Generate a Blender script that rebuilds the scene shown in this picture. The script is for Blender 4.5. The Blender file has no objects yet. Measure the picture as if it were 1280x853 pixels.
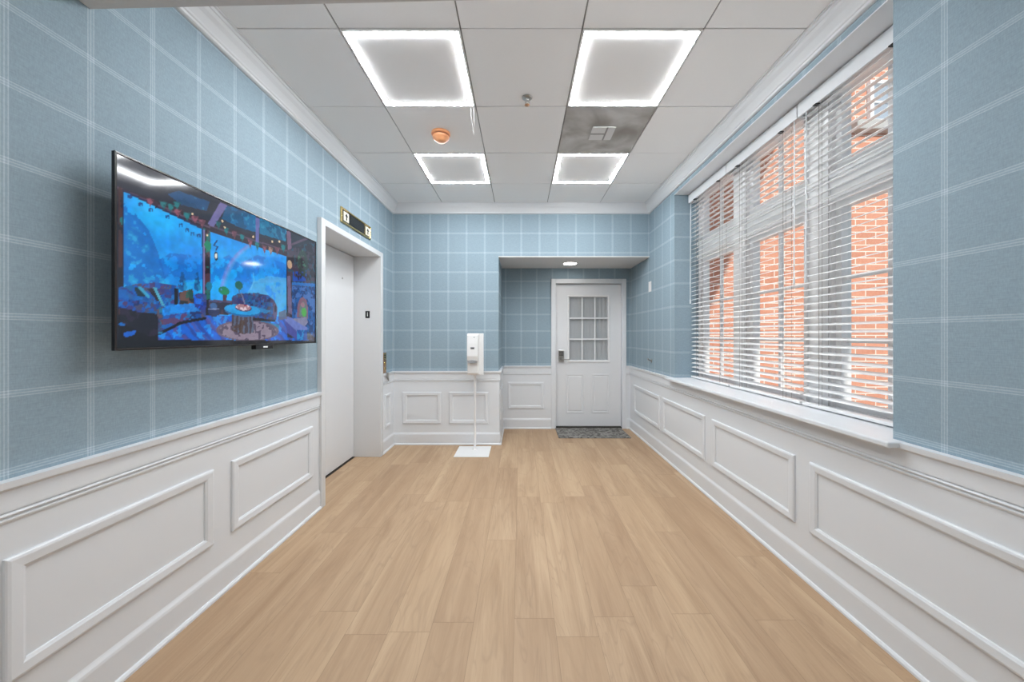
import bpy, bmesh, math, random
import numpy as np
from mathutils import Vector, Matrix
random.seed(7)
sc = bpy.context.scene
C = sc.collection

# ------------------------------------------------------------------ camera, light, exposure
F = 447.0                      # focal length in pixels of a 1280 px wide frame
EYE = 1.29
cd = bpy.data.cameras.new('camera'); cam = bpy.data.objects.new('camera', cd); C.objects.link(cam)
cam.location = (0, 0, EYE); cam.rotation_euler = (math.pi/2, 0, 0)
cd.sensor_width = 36; cd.lens = F/1280*36
cd.shift_x = -11/1280; cd.shift_y = -7.5/1280
cd.clip_start = 0.05; cd.clip_end = 200
sc.camera = cam

LED = 123.0                    # LED strip emission
SUN = 3.5
SKY = 1.0
vs = sc.view_settings
vs.view_transform = 'Standard'; vs.look = 'None'; vs.gamma = 1; vs.use_curve_mapping = False
vs.exposure = 0.0
sc.cycles.use_denoising = True
sc.cycles.max_bounces = 12; sc.cycles.diffuse_bounces = 8; sc.cycles.glossy_bounces = 4
sc.cycles.transparent_max_bounces = 12
sc.cycles.caustics_reflective = False; sc.cycles.caustics_refractive = False

w = bpy.data.worlds.new('sky'); sc.world = w; w.use_nodes = True
bg = w.node_tree.nodes['Background']; bg.inputs['Color'].default_value = (0.72, 0.86, 1.0, 1); bg.inputs['Strength'].default_value = SKY
sd = bpy.data.lights.new('sun', 'SUN'); sd.energy = SUN; sd.angle = math.radians(0.6); sd.color = (1, .95, .87)
so = bpy.data.objects.new('sun', sd); C.objects.link(so); so.location = (12, -14, 20)
so.rotation_euler = Vector((-.145, 1, -.3625)).to_track_quat('-Z', 'Y').to_euler()

# ------------------------------------------------------------------ dimensions
XL, XR = -1.51, 1.52           # faces of the side walls
YB, YA = 4.22, 4.94            # main back wall, alcove back wall
XA = -0.262                    # left cheek of the alcove
YR = -3.5                      # rear wall behind the camera
ZC = 2.823                     # ceiling
ZS = 2.21                      # alcove soffit
WY0, WY1, WZ0, WZ1 = 1.46, 3.543, 0.84, 2.677      # window opening
G0 = 0.003                     # x shift of ceiling grid
P = 0.61

# ------------------------------------------------------------------ materials
def srgb(r, g, b):
    f = lambda c: (c/255/12.92) if c/255 <= .04045 else ((c/255+.055)/1.055)**2.4
    return (f(r), f(g), f(b), 1)
def mat(name, col, rough=.5, metal=0, emit=None, es=0, spec=.5, bump=0, bscale=60, coat=0, vary=0.0):
    m = bpy.data.materials.new(name); m.use_nodes = True
    nt = m.node_tree; b = nt.nodes['Principled BSDF']
    b.inputs['Base Color'].default_value = col; b.inputs['Roughness'].default_value = rough
    b.inputs['Metallic'].default_value = metal; b.inputs['Specular IOR Level'].default_value = spec
    b.inputs['Coat Weight'].default_value = coat
    if emit: b.inputs['Emission Color'].default_value = emit; b.inputs['Emission Strength'].default_value = es
    tc = nt.nodes.new('ShaderNodeTexCoord'); n = nt.nodes.new('ShaderNodeTexNoise')
    n.inputs['Scale'].default_value = bscale; n.inputs['Detail'].default_value = 3
    nt.links.new(tc.outputs['Object'], n.inputs['Vector'])
    if bump:
        bp = nt.nodes.new('ShaderNodeBump'); bp.inputs['Strength'].default_value = bump; bp.inputs['Distance'].default_value = .001
        nt.links.new(n.outputs['Fac'], bp.inputs['Height']); nt.links.new(bp.outputs['Normal'], b.inputs['Normal'])
    if vary:
        mx = nt.nodes.new('ShaderNodeMixRGB'); mx.blend_type = 'MULTIPLY'; mx.inputs['Fac'].default_value = vary
        mx.inputs['Color1'].default_value = col; nt.links.new(n.outputs['Fac'], mx.inputs['Color2'])
        nt.links.new(mx.outputs['Color'], b.inputs['Base Color'])
    return m
class N:
    """small node helper"""
    def __init__(s, m): s.nt = m.node_tree
    def math(s, op, a, b=None, c=None):
        n = s.nt.nodes.new('ShaderNodeMath'); n.operation = op
        for i, v in enumerate((a, b, c)):
            if v is None: continue
            if isinstance(v, (int, float)): n.inputs[i].default_value = v
            else: s.nt.links.new(v, n.inputs[i])
        return n.outputs[0]
    def comb(s, x, y, z):
        n = s.nt.nodes.new('ShaderNodeCombineXYZ')
        for i, v in enumerate((x, y, z)):
            if isinstance(v, (int, float)): n.inputs[i].default_value = v
            else: s.nt.links.new(v, n.inputs[i])
        return n.outputs[0]
    def pos(s):
        g = s.nt.nodes.new('ShaderNodeNewGeometry'); sp = s.nt.nodes.new('ShaderNodeSeparateXYZ')
        s.nt.links.new(g.outputs['Position'], sp.inputs[0]); return sp.outputs
    def noise(s, vec, scale, detail=2, rough=.5, dist=0):
        n = s.nt.nodes.new('ShaderNodeTexNoise'); n.inputs['Scale'].default_value = scale
        n.inputs['Detail'].default_value = detail; n.inputs['Roughness'].default_value = rough; n.inputs['Distortion'].default_value = dist
        s.nt.links.new(vec, n.inputs['Vector']); return n.outputs['Fac']
    def white(s, vec):
        n = s.nt.nodes.new('ShaderNodeTexWhiteNoise'); n.noise_dimensions = '3D'; s.nt.links.new(vec, n.inputs['Vector']); return n.outputs['Value']
    def mix(s, fac, a, b, mode='MIX'):
        n = s.nt.nodes.new('ShaderNodeMixRGB'); n.blend_type = mode
        for i, v in enumerate((fac, a, b)):
            if isinstance(v, (int, float)): n.inputs[i].default_value = v
            elif isinstance(v, tuple): n.inputs[i].default_value = v
            else: s.nt.links.new(v, n.inputs[i])
        return n.outputs[0]
    def ramp(s, v, a, b):
        n = s.nt.nodes.new('ShaderNodeMapRange'); n.inputs['From Min'].default_value = a; n.inputs['From Max'].default_value = b
        s.nt.links.new(v, n.inputs['Value']); return n.outputs[0]
    def bump(s, h, bsdf, st, d):
        bp = s.nt.nodes.new('ShaderNodeBump'); bp.inputs['Strength'].default_value = st; bp.inputs['Distance'].default_value = d
        s.nt.links.new(h, bp.inputs['Height']); s.nt.links.new(bp.outputs['Normal'], bsdf.inputs['Normal'])

PAPER = (0.265, 0.35, 0.405, 1)
def wallpaper(name, axis, pu, phu):
    m = bpy.data.materials.new(name); m.use_nodes = True; k = N(m); b = m.node_tree.nodes['Principled BSDF']
    p = k.pos(); u = p[axis]; z = p[2]
    def bands(c, pitch, ph):
        q = k.math('SUBTRACT', c, ph)
        q = k.math('DIVIDE', q, pitch); q = k.math('ADD', q, .5)
        q = k.math('FRACT', q); q = k.math('SUBTRACT', q, .5); q = k.math('MULTIPLY', q, pitch)
        a = k.math('ABSOLUTE', q)
        l0 = k.math('LESS_THAN', a, .0016)
        l1 = k.math('LESS_THAN', k.math('ABSOLUTE', k.math('SUBTRACT', a, .0085)), .0014)
        soft = k.math('LESS_THAN', a, .011)
        t = k.math('ADD', k.math('MULTIPLY', k.math('MAXIMUM', l0, l1), .26), k.math('MULTIPLY', soft, .10))
        return t
    fac = k.math('ADD', bands(u, pu, phu), bands(z, .229, 1.345))
    fac = k.math('MINIMUM', fac, .85)
    weave = k.noise(k.comb(k.math('MULTIPLY', u, 16), k.math('MULTIPLY', z, 150), 0), 1.6, 3, .6)
    weave2 = k.noise(k.comb(k.math('MULTIPLY', u, 170), k.math('MULTIPLY', z, 40), 3), 1.6, 2, .6)
    v = k.math('ADD', k.math('MULTIPLY', k.math('ADD', weave, weave2), .34), .66)
    base = k.mix(1.0, PAPER, k.comb(v, v, v), 'MULTIPLY')
    thread = k.noise(k.comb(k.math('MULTIPLY', u, 60), k.math('MULTIPLY', z, 60), 8), 2, 2)
    col = k.mix(k.math('MULTIPLY', fac, k.math('ADD', thread, .45)), base, (.62, .70, .75, 1))
    m.node_tree.links.new(col, b.inputs['Base Color']); b.inputs['Roughness'].default_value = .75
    b.inputs['Specular IOR Level'].default_value = .25
    k.bump(weave, b, .25, .0008)
    return m
M = {}
M['paper_left'] = wallpaper('blue_wallpaper_left', 1, .211, 1.256)
M['paper_back'] = wallpaper('blue_wallpaper_back', 0, .2153, -1.286)
M['paper_right'] = wallpaper('blue_wallpaper_right', 1, .213, 1.283)
M['trim'] = mat('white_trim_paint', (.70, .72, .745, 1), .38, bump=.06, bscale=25)
M['ceil'] = mat('ceiling_tile_white', (.91, .915, .92, 1), .85, bump=.5, bscale=260, vary=.04)
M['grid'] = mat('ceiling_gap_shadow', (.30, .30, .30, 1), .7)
M['metalwhite'] = mat('white_painted_steel', (.71, .72, .735, 1), .3, bump=.04, bscale=18)
M['jamb'] = mat('elevator_jamb_steel', (.66, .67, .68, 1), .22, bump=.04, bscale=12)
M['soffit'] = mat('soffit_paint', (.66, .66, .66, 1), .6, bump=.15, bscale=120)
M['black'] = mat('black_plastic', (.012, .012, .014, 1), .25)
M['dark'] = mat('dark_gap', (.03, .025, .02, 1), .8)
M['brass'] = mat('polished_brass', (.80, .58, .25, 1), .22, 1)
M['copper'] = mat('worn_copper', (.50, .28, .16, 1), .3, 1)
M['cream'] = mat('cream_lens', (.75, .72, .62, 1), .4)
M['chrome'] = mat('satin_nickel', (.45, .44, .42, 1), .28, 1)
M['button'] = mat('rubber_button_black', (.02, .02, .02, 1), .5)
M['orange'] = mat('orange_tan_plastic', (.80, .36, .17, 1), .4)
M['white'] = mat('white_plastic', (.80, .80, .80, 1), .28)
M['push'] = mat('grey_clear_plastic', (.30, .31, .32, 1), .2)
M['slat'] = mat('white_faux_wood', (.80, .80, .80, 1), .35, bump=.05, bscale=40)
M['cord'] = mat('ladder_cord', (.30, .26, .23, 1), .8)
M['wand'] = mat('clear_wand', (.75, .78, .8, 1), .15)
M['window'] = mat('white_window_paint', (.86, .86, .86, 1), .4, bump=.08, bscale=30)
M['curtain'] = mat('sheer_door_curtain', (.72, .72, .71, 1), .9, bump=.4, bscale=200)
M['detector_dark'] = mat('detector_grille', (.16, .06, .03, 1), .6)
M['led'] = mat('led_strip', (.9, .9, .9, 1), .5, emit=(.95, .98, 1, 1), es=LED)
M['bulb'] = mat('downlight_lens', (.9, .9, .9, 1), .5, emit=(1, .96, .9, 1), es=22)
M['wing_glass'] = mat('far_window_glass', (.35, .40, .46, 1), .08, spec=1)
M['stone'] = mat('stone_sill', (.45, .44, .42, 1), .8, bump=.5, bscale=40)
M['ground'] = mat('outdoor_paving', (.35, .34, .32, 1), .9, bump=.6, bscale=20)

def floor_mat():
    m = bpy.data.materials.new('oak_plank_floor'); m.use_nodes = True; k = N(m); b = m.node_tree.nodes['Principled BSDF']
    p = k.pos(); x, y = p[0], p[1]
    W, L = .182, 1.22
    rx = k.math('DIVIDE', k.math('ADD', x, 10.04), W); row = k.math('FLOOR', rx)
    off = k.math('MULTIPLY', k.white(k.comb(row, 3.3, 1.7)), L)
    ry = k.math('DIVIDE', k.math('ADD', k.math('ADD', y, off), 20), L); cel = k.math('FLOOR', ry)
    tone = k.white(k.comb(row, cel, .5)); tone2 = k.white(k.comb(cel, row, 7.5))
    fx = k.math('SUBTRACT', .5, k.math('ABSOLUTE', k.math('SUBTRACT', k.math('FRACT', rx), .5)))
    fy = k.math('SUBTRACT', .5, k.math('ABSOLUTE', k.math('SUBTRACT', k.math('FRACT', ry), .5)))
    seam = k.math('MAXIMUM', k.math('LESS_THAN', fx, .0045), k.math('LESS_THAN', fy, .0009))
    sx = k.math('ADD', k.math('MULTIPLY', x, 1), k.math('MULTIPLY', tone, 37)); sy = k.math('ADD', k.math('MULTIPLY', y, .055), k.math('MULTIPLY', tone2, 11))
    g1 = k.noise(k.comb(sx, k.math('MULTIPLY', sy, 1.5), 0), 8.5, 6, .62, .7)
    g2 = k.noise(k.comb(k.math('MULTIPLY', sx, 1), k.math('MULTIPLY', sy, .6), 2), 110, 3, .6, .3)
    g3 = k.noise(k.comb(sx, k.math('MULTIPLY', sy, 3), 5), 5, 3, .5, 1.2)
    cath = k.math('FRACT', k.math('MULTIPLY', g3, 9)); cath = k.math('ABSOLUTE', k.math('SUBTRACT', cath, .5))
    c = k.mix(k.ramp(g1, .3, .72), (.325, .205, .122, 1), (.525, .375, .240, 1))
    c = k.mix(k.math('MULTIPLY', k.ramp(g2, .45, .75), .30), c, (.58, .425, .28, 1))
    c = k.mix(k.math('MULTIPLY', k.ramp(cath, .36, .5), .30), c, (.27, .175, .115, 1))
    c = k.mix(k.math('MULTIPLY', tone, .34), c, (.50, .345, .208, 1))
    c = k.mix(k.math('MULTIPLY', k.math('GREATER_THAN', tone2, .62), .28), c, (.34, .215, .130, 1))
    c = k.mix(k.math('MULTIPLY', seam, .55), c, (.16, .09, .05, 1))
    m.node_tree.links.new(c, b.inputs['Base Color'])
    b.inputs['Roughness'].default_value = .55; b.inputs['Specular IOR Level'].default_value = .35
    k.bump(k.math('SUBTRACT', k.math('MULTIPLY', g2, .3), seam), b, .25, .0006)
    return m
M['floor'] = floor_mat()

def brick_mat():
    m = bpy.data.materials.new('red_brick_wall'); m.use_nodes = True; k = N(m); b = m.node_tree.nodes['Principled BSDF']
    p = k.pos(); br = m.node_tree.nodes.new('ShaderNodeTexBrick')
    m.node_tree.links.new(k.comb(p[0], p[2], 0), br.inputs['Vector'])
    for n_, v in (('Scale', 1), ('Mortar Size', .0055), ('Mortar Smooth', .1), ('Bias', -.2), ('Brick Width', .2127), ('Row Height', .0677)): br.inputs[n_].default_value = v
    br.inputs['Color1'].default_value = (.63, .285, .185, 1); br.inputs['Color2'].default_value = (.53, .225, .145, 1)
    br.inputs['Mortar'].default_value = (.80, .74, .66, 1)
    n = k.noise(k.comb(p[0], p[2], 0), 35, 4)
    c = k.mix(k.math('MULTIPLY', k.ramp(n, .4, .8), .3), br.outputs['Color'], (.72, .42, .30, 1))
    m.node_tree.links.new(c, b.inputs['Base Color']); b.inputs['Roughness'].default_value = .9
    k.bump(k.math('SUBTRACT', k.math('MULTIPLY', n, .3), br.outputs['Fac']), b, .4, .004)
    return m
M['brick'] = brick_mat()

def glass_mat(name, tint, refl):
    m = bpy.data.materials.new(name); m.use_nodes = True; nt = m.node_tree
    for n in list(nt.nodes):
        if n.type == 'BSDF_PRINCIPLED': nt.nodes.remove(n)
    out = [n for n in nt.nodes if n.type == 'OUTPUT_MATERIAL'][0]
    t = nt.nodes.new('ShaderNodeBsdfTransparent'); t.inputs[0].default_value = tint
    g = nt.nodes.new('ShaderNodeBsdfGlossy'); g.inputs['Roughness'].default_value = .03
    fr = nt.nodes.new('ShaderNodeFresnel'); fr.inputs[0].default_value = refl
    mx = nt.nodes.new('ShaderNodeMixShader')
    ge = nt.nodes.new('ShaderNodeNewGeometry'); iv = nt.nodes.new('ShaderNodeMath'); iv.operation = 'SUBTRACT'; iv.inputs[0].default_value = 1
    ml = nt.nodes.new('ShaderNodeMath'); ml.operation = 'MULTIPLY'
    nt.links.new(ge.outputs['Backfacing'], iv.inputs[1]); nt.links.new(iv.outputs[0], ml.inputs[0]); nt.links.new(fr.outputs[0], ml.inputs[1])
    nt.links.new(ml.outputs[0], mx.inputs[0]); nt.links.new(t.outputs[0], mx.inputs[1]); nt.links.new(g.outputs[0], mx.inputs[2])
    nt.links.new(mx.outputs[0], out.inputs['Surface'])
    return m
M['glass'] = glass_mat('window_glass', (.97, .98, .98, 1), 1.45)
M['doorglass'] = glass_mat('door_glass', (.86, .87, .88, 1), 1.5)

def vent_mat():
    m = bpy.data.materials.new('dusty_grey_vent_panel'); m.use_nodes = True; k = N(m); b = m.node_tree.nodes['Principled BSDF']
    tc = m.node_tree.nodes.new('ShaderNodeTexCoord')
    n1 = k.noise(tc.outputs['Object'], 3.6, 3, .55, .6); n2 = k.noise(tc.outputs['Object'], 9, 4)
    c = k.mix(k.ramp(n1, .35, .65), (.33, .315, .295, 1), (.60, .60, .59, 1))
    c = k.mix(k.math('MULTIPLY', n2, .3), c, (.50, .48, .46, 1))
    sp = m.node_tree.nodes.new('ShaderNodeSeparateXYZ'); m.node_tree.links.new(tc.outputs['Object'], sp.inputs[0])
    def blot(x, y, r):
        dx = k.math('DIVIDE', k.math('SUBTRACT', sp.outputs[0], x), r*1.5); dy = k.math('DIVIDE', k.math('SUBTRACT', sp.outputs[1], y), r)
        d = k.math('SQRT', k.math('ADD', k.math('MULTIPLY', dx, dx), k.math('MULTIPLY', dy, dy)))
        return k.ramp(k.math('ADD', d, k.math('MULTIPLY', k.math('SUBTRACT', n1, .5), 1.4)), 1.1, .2)
    for x, y, r in ((-.02, -.12, .10), (.20, -.01, .09), (-.22, .02, .08), (.05, .19, .06)):
        c = k.mix(k.math('MULTIPLY', blot(x, y, r), .55), c, (.20, .165, .135, 1))
    m.node_tree.links.new(c, b.inputs['Base Color']); b.inputs['Roughness'].default_value = .6
    return m
M['vent'] = vent_mat()
def mat_mat():
    m = bpy.data.materials.new('mottled_grey_mat'); m.use_nodes = True; k = N(m); b = m.node_tree.nodes['Principled BSDF']
    tc = m.node_tree.nodes.new('ShaderNodeTexCoord')
    n1 = k.noise(tc.outputs['Object'], 14, 4, .6, 1.5); n2 = k.noise(tc.outputs['Object'], 180, 2)
    c = k.mix(k.ramp(n1, .42, .58), (.07, .065, .06, 1), (.30, .29, .27, 1))
    c = k.mix(k.math('MULTIPLY', n2, .35), c, (.14, .13, .12, 1))
    m.node_tree.links.new(c, b.inputs['Base Color']); b.inputs['Roughness'].default_value = .95
    k.bump(n2, b, .8, .003)
    return m
M['mat'] = mat_mat()

# ------------------------------------------------------------------ geometry helpers
class MB:
    def __init__(s): s.v = []; s.f = []; s.m = []; s.sm = []
    def add(s, vs_, fs, mi=0, smooth=False):
        o = len(s.v); s.v += [tuple(v) for v in vs_]
        for f in fs: s.f.append(tuple(i+o for i in f)); s.m.append(mi); s.sm.append(smooth)
        return s
    def box(s, x0, x1, y0, y1, z0, z1, mi=0, bev=0, fm=None):
        """axis aligned box; fm: dict axis-sign -> material index"""
        if bev:
            bm = bmesh.new(); bmesh.ops.create_cube(bm, size=1)
            for v in bm.verts: v.co = ((x0+x1)/2+v.co.x*(x1-x0), (y0+y1)/2+v.co.y*(y1-y0), (z0+z1)/2+v.co.z*(z1-z0))
            bmesh.ops.bevel(bm, geom=bm.edges[:], offset=bev, segments=2, profile=.5, affect='EDGES')
            bm.verts.index_update()
            s.add([v.co[:] for v in bm.verts], [[v.index for v in f.verts] for f in bm.faces], mi); bm.free(); return s
        vs_ = [(x, y, z) for x in (x0, x1) for y in (y0, y1) for z in (z0, z1)]
        fs = {'-x': (0, 1, 3, 2), '+x': (4, 6, 7, 5), '-y': (0, 4, 5, 1), '+y': (2, 3, 7, 6), '-z': (0, 2, 6, 4), '+z': (1, 5, 7, 3)}
        o = len(s.v); s.v += vs_
        for k_, f in fs.items():
            s.f.append(tuple(i+o for i in f)); s.m.append((fm or {}).get(k_, mi)); s.sm.append(False)
        return s
    def tube(s, p0, p1, r, n=12, mi=0, r1=None, cap=True):
        p0, p1 = Vector(p0), Vector(p1); d = (p1-p0).normalized(); r1 = r if r1 is None else r1
        a = d.orthogonal().normalized(); b = d.cross(a)
        vs_ = [p+ (a*math.cos(t)+b*math.sin(t))*rr for p, rr in ((p0, r), (p1, r1)) for t in [2*math.pi*i/n for i in range(n)]]
        s.add(vs_, [(i, (i+1) % n, n+(i+1) % n, n+i) for i in range(n)], mi, True)
        if cap: s.add(vs_, [tuple(range(n))[::-1], tuple(range(n, 2*n))], mi)
        return s
    def lathe(s, c, prof, n=32, mi=0, axis='z'):
        """prof: list of (radius, height) about an axis through c"""
        vs_ = []
        for r, h in prof:
            for i in range(n):
                t = 2*math.pi*i/n; a, b = r*math.cos(t), r*math.sin(t)
                vs_.append({'z': (c[0]+a, c[1]+b, c[2]+h), 'x': (c[0]+h, c[1]+a, c[2]+b), 'y': (c[0]+a, c[1]+h, c[2]+b)}[axis])
        m_ = len(prof)
        s.add(vs_, [(j*n+i, j*n+(i+1) % n, (j+1)*n+(i+1) % n, (j+1)*n+i) for j in range(m_-1) for i in range(n)], mi, True)
        s.add(vs_, [tuple(range(n))[::-1], tuple(range((m_-1)*n, m_*n))], mi)
        return s
    def build(s, name, mats, parent=None):
        me = bpy.data.meshes.new(name); me.from_pydata(s.v, [], s.f)
        for m_ in (mats if isinstance(mats, (list, tuple)) else [mats]): me.materials.append(m_)
        me.polygons.foreach_set('material_index', s.m); me.polygons.foreach_set('use_smooth', s.sm)
        bm = bmesh.new(); bm.from_mesh(me); bmesh.ops.recalc_face_normals(bm, faces=bm.faces); bm.to_mesh(me); bm.free()
        o = bpy.data.objects.new(name, me); C.objects.link(o)
        if parent: o.parent = parent
        return o
def struct(o): o['kind'] = 'structure'; return o
def tag(o, label, cat, group=None):
    o['label'] = label; o['category'] = cat
    if group: o['group'] = group
    return o
def thing(name, loc, label, cat, group=None):
    o = bpy.data.objects.new(name, None); o.location = loc; C.objects.link(o); o.empty_display_size = .1
    return tag(o, label, cat, group)
def copy_tree(o, parent=None):
    c = o.copy(); C.objects.link(c)
    if parent: c.parent = parent
    for ch in list(o.children): copy_tree(ch, c)
    return c

def sweep(path, prof, name, m, parent=None):
    """mitred moulding: path of (x, y) with the room on its right; prof of (offset into room, z), closed"""
    mb = MB(); n = len(path); rings = []
    for i, p in enumerate(path):
        def nrm(a, b):
            d = Vector((b[0]-a[0], b[1]-a[1])).normalized(); return Vector((d.y, -d.x))
        if i == 0: o = nrm(path[0], path[1])
        elif i == n-1: o = nrm(path[-2], path[-1])
        else:
            a, b = nrm(path[i-1], p), nrm(p, path[i+1]); o = (a+b)/(1+a.dot(b))
        rings.append([(p[0]+o.x*q, p[1]+o.y*q, z) for q, z in prof])
    k_ = len(prof); vs_ = [v for r in rings for v in r]
    fs = [(i*k_+j, i*k_+(j+1) % k_, (i+1)*k_+(j+1) % k_, (i+1)*k_+j) for i in range(n-1) for j in range(k_)]
    fs += [tuple(range(k_)), tuple(range((n-1)*k_, n*k_))]
    mb.add(vs_, fs); return mb.build(name, m, parent)

def frame_moulding(mb, org, ua, va, na, a0, a1, b0, b1, prof, mi=0):
    """picture frame moulding; prof = (inset, height) from outer edge inwards"""
    org, ua, va, na = map(Vector, (org, ua, va, na)); vs_ = []
    for ins, h in prof:
        for a, b in ((a0+ins, b0+ins), (a1-ins, b0+ins), (a1-ins, b1-ins), (a0+ins, b1-ins)):
            vs_.append(org+ua*a+va*b+na*h)
    k_ = len(prof)
    mb.add(vs_, [(j*4+i, j*4+(i+1) % 4, (j+1)*4+(i+1) % 4, (j+1)*4+i) for j in range(k_-1) for i in range(4)], mi)
PM = [(0, 0), (0, .008), (.003, .011), (.010, .013), (.036, .011), (.041, .008), (.045, .006), (.046, 0)]

# ------------------------------------------------------------------ shell
struct(MB().box(-1.9, 1.95, YR-.1, 5.3, -.12, 0).build('floor', M['floor']))
# left wall with the elevator opening
EY0, EY1, EZ = 2.70, 3.787, 2.125
wl = MB()
for y0, y1, z0, z1 in ((YR-.1, EY0, 0, ZC), (EY1, YB, 0, ZC), (EY0, EY1, EZ, ZC)): wl.box(-1.88, XL, y0, y1, z0, z1)
struct(wl.build('wall_left', M['paper_left']))
# back wall, bulkhead over the alcove, alcove walls
wb = MB()
wb.box(-1.88, XA, YB, 5.1, 0, ZC, fm={'+x': 1})
wb.box(XA, XR, YB, 5.1, ZS+.012, ZC)
struct(wb.build('wall_back', [M['paper_back'], M['paper_left']]))
wa = MB(); DX0, DX1, DZ = .474, 1.403, 2.01
wa.box(XA, DX0, YA, 5.1, 0, ZS); wa.box(DX1, XR, YA, 5.1, 0, ZS); wa.box(DX0, DX1, YA, 5.1, DZ, ZS)
struct(wa.build('wall_alcove', M['paper_back']))
struct(MB().box(XA, XR, YB+.001, YA, ZS, ZS+.012).build('ceiling_alcove', M['soffit']))
struct(MB().box(-1.9, 1.95, 5.26, 5.3, 0, ZC+.2).build('wall_corridor', M['trim']))
# right wall with the window opening; its end faces (the reveals) are papered too
wr = MB()
for y0, y1, z0, z1 in ((YR-.1, WY0, 0, ZC), (WY1, 5.3, 0, ZC), (WY0, WY1, 0, WZ0), (WY0, WY1, WZ1+.006, ZC)):
    wr.box(XR, 1.85, y0, y1, z0, z1, fm={'-y': 1, '+y': 1, '+x': 2})
struct(wr.build('wall_right', [M['paper_right'], M['paper_back'], M['brick']]))
struct(MB().box(-1.9, 1.95, YR-.2, YR, 0, ZC).build('wall_rear', M['paper_back']))
struct(MB().box(XR+.001, 1.76, WY0, WY1, WZ1, WZ1+.006).build('trim_1', M['trim']))      # white head of window recess

# header crossing the room just above the camera
hd = MB(); sk = -.025
def hy(x): return 1.2549+sk*(x-XL)
hv = [(x, hy(x)+dy, z) for x in (XL, XR) for dy in (-.35, 0) for z in (2.434, ZC)]
hd.add(hv, [(0, 1, 3, 2), (4, 6, 7, 5), (0, 4, 5, 1), (2, 3, 7, 6), (0, 2, 6, 4), (1, 5, 7, 3)])
struct(hd.build('trim_2', M['soffit']))

# ceiling: lay-in tiles with real gaps under a dark backing
xs = [XL, -.915+G0, -.305+G0, .305+G0, .915+G0, XR]
ys = [y for y in [1.789+P*k_ for k_ in range(-9, 5)] if YR < y < YB]; ys = [YR]+ys+[YB]
LIGHTS = [(1, 1.789), (3, 1.789), (1, 3.009), (3, 3.009), (1, -1.261), (3, -1.261)]  # last pair is out of view, added to light the near end
VENT = (3, 2.399)
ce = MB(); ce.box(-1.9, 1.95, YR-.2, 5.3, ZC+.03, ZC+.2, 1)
g = .004
def special(i, y): return any(i == a and abs(y-b) < .05 for a, b in LIGHTS+[VENT])
for i in range(5):
    for j in range(len(ys)-1):
        if special(i, ys[j]): continue
        e = .0008*((i*7+j*5) % 3)
        gx0 = g if i else 0; gx1 = g if i < 4 else 0
        ce.box(xs[i]+gx0, xs[i+1]-gx1, ys[j]+g*.8, ys[j+1]-g*.8, ZC+e, ZC+.02)
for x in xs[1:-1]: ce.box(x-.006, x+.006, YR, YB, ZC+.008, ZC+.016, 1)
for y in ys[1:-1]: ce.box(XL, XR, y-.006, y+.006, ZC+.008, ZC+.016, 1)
struct(ce.build('ceiling', [M['ceil'], M['grid']]))

# crown moulding
CR = [(0, -.108), (.012, -.108), (.020, -.104), (.020, -.092), (.026, -.088), (.030, -.080), (.050, -.052), (.066, -.036), (.074, -.022), (.080, -.020), (.082, -.008), (.092, -.006), (.092, 0), (0, 0)]
CR = [(a, ZC+b*.97) for a, b in CR]
struct(sweep([(XL, 1.25), (XL, YB), (XR, YB), (XR, 1.17)], CR, 'trim_3', M['trim']))

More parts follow.
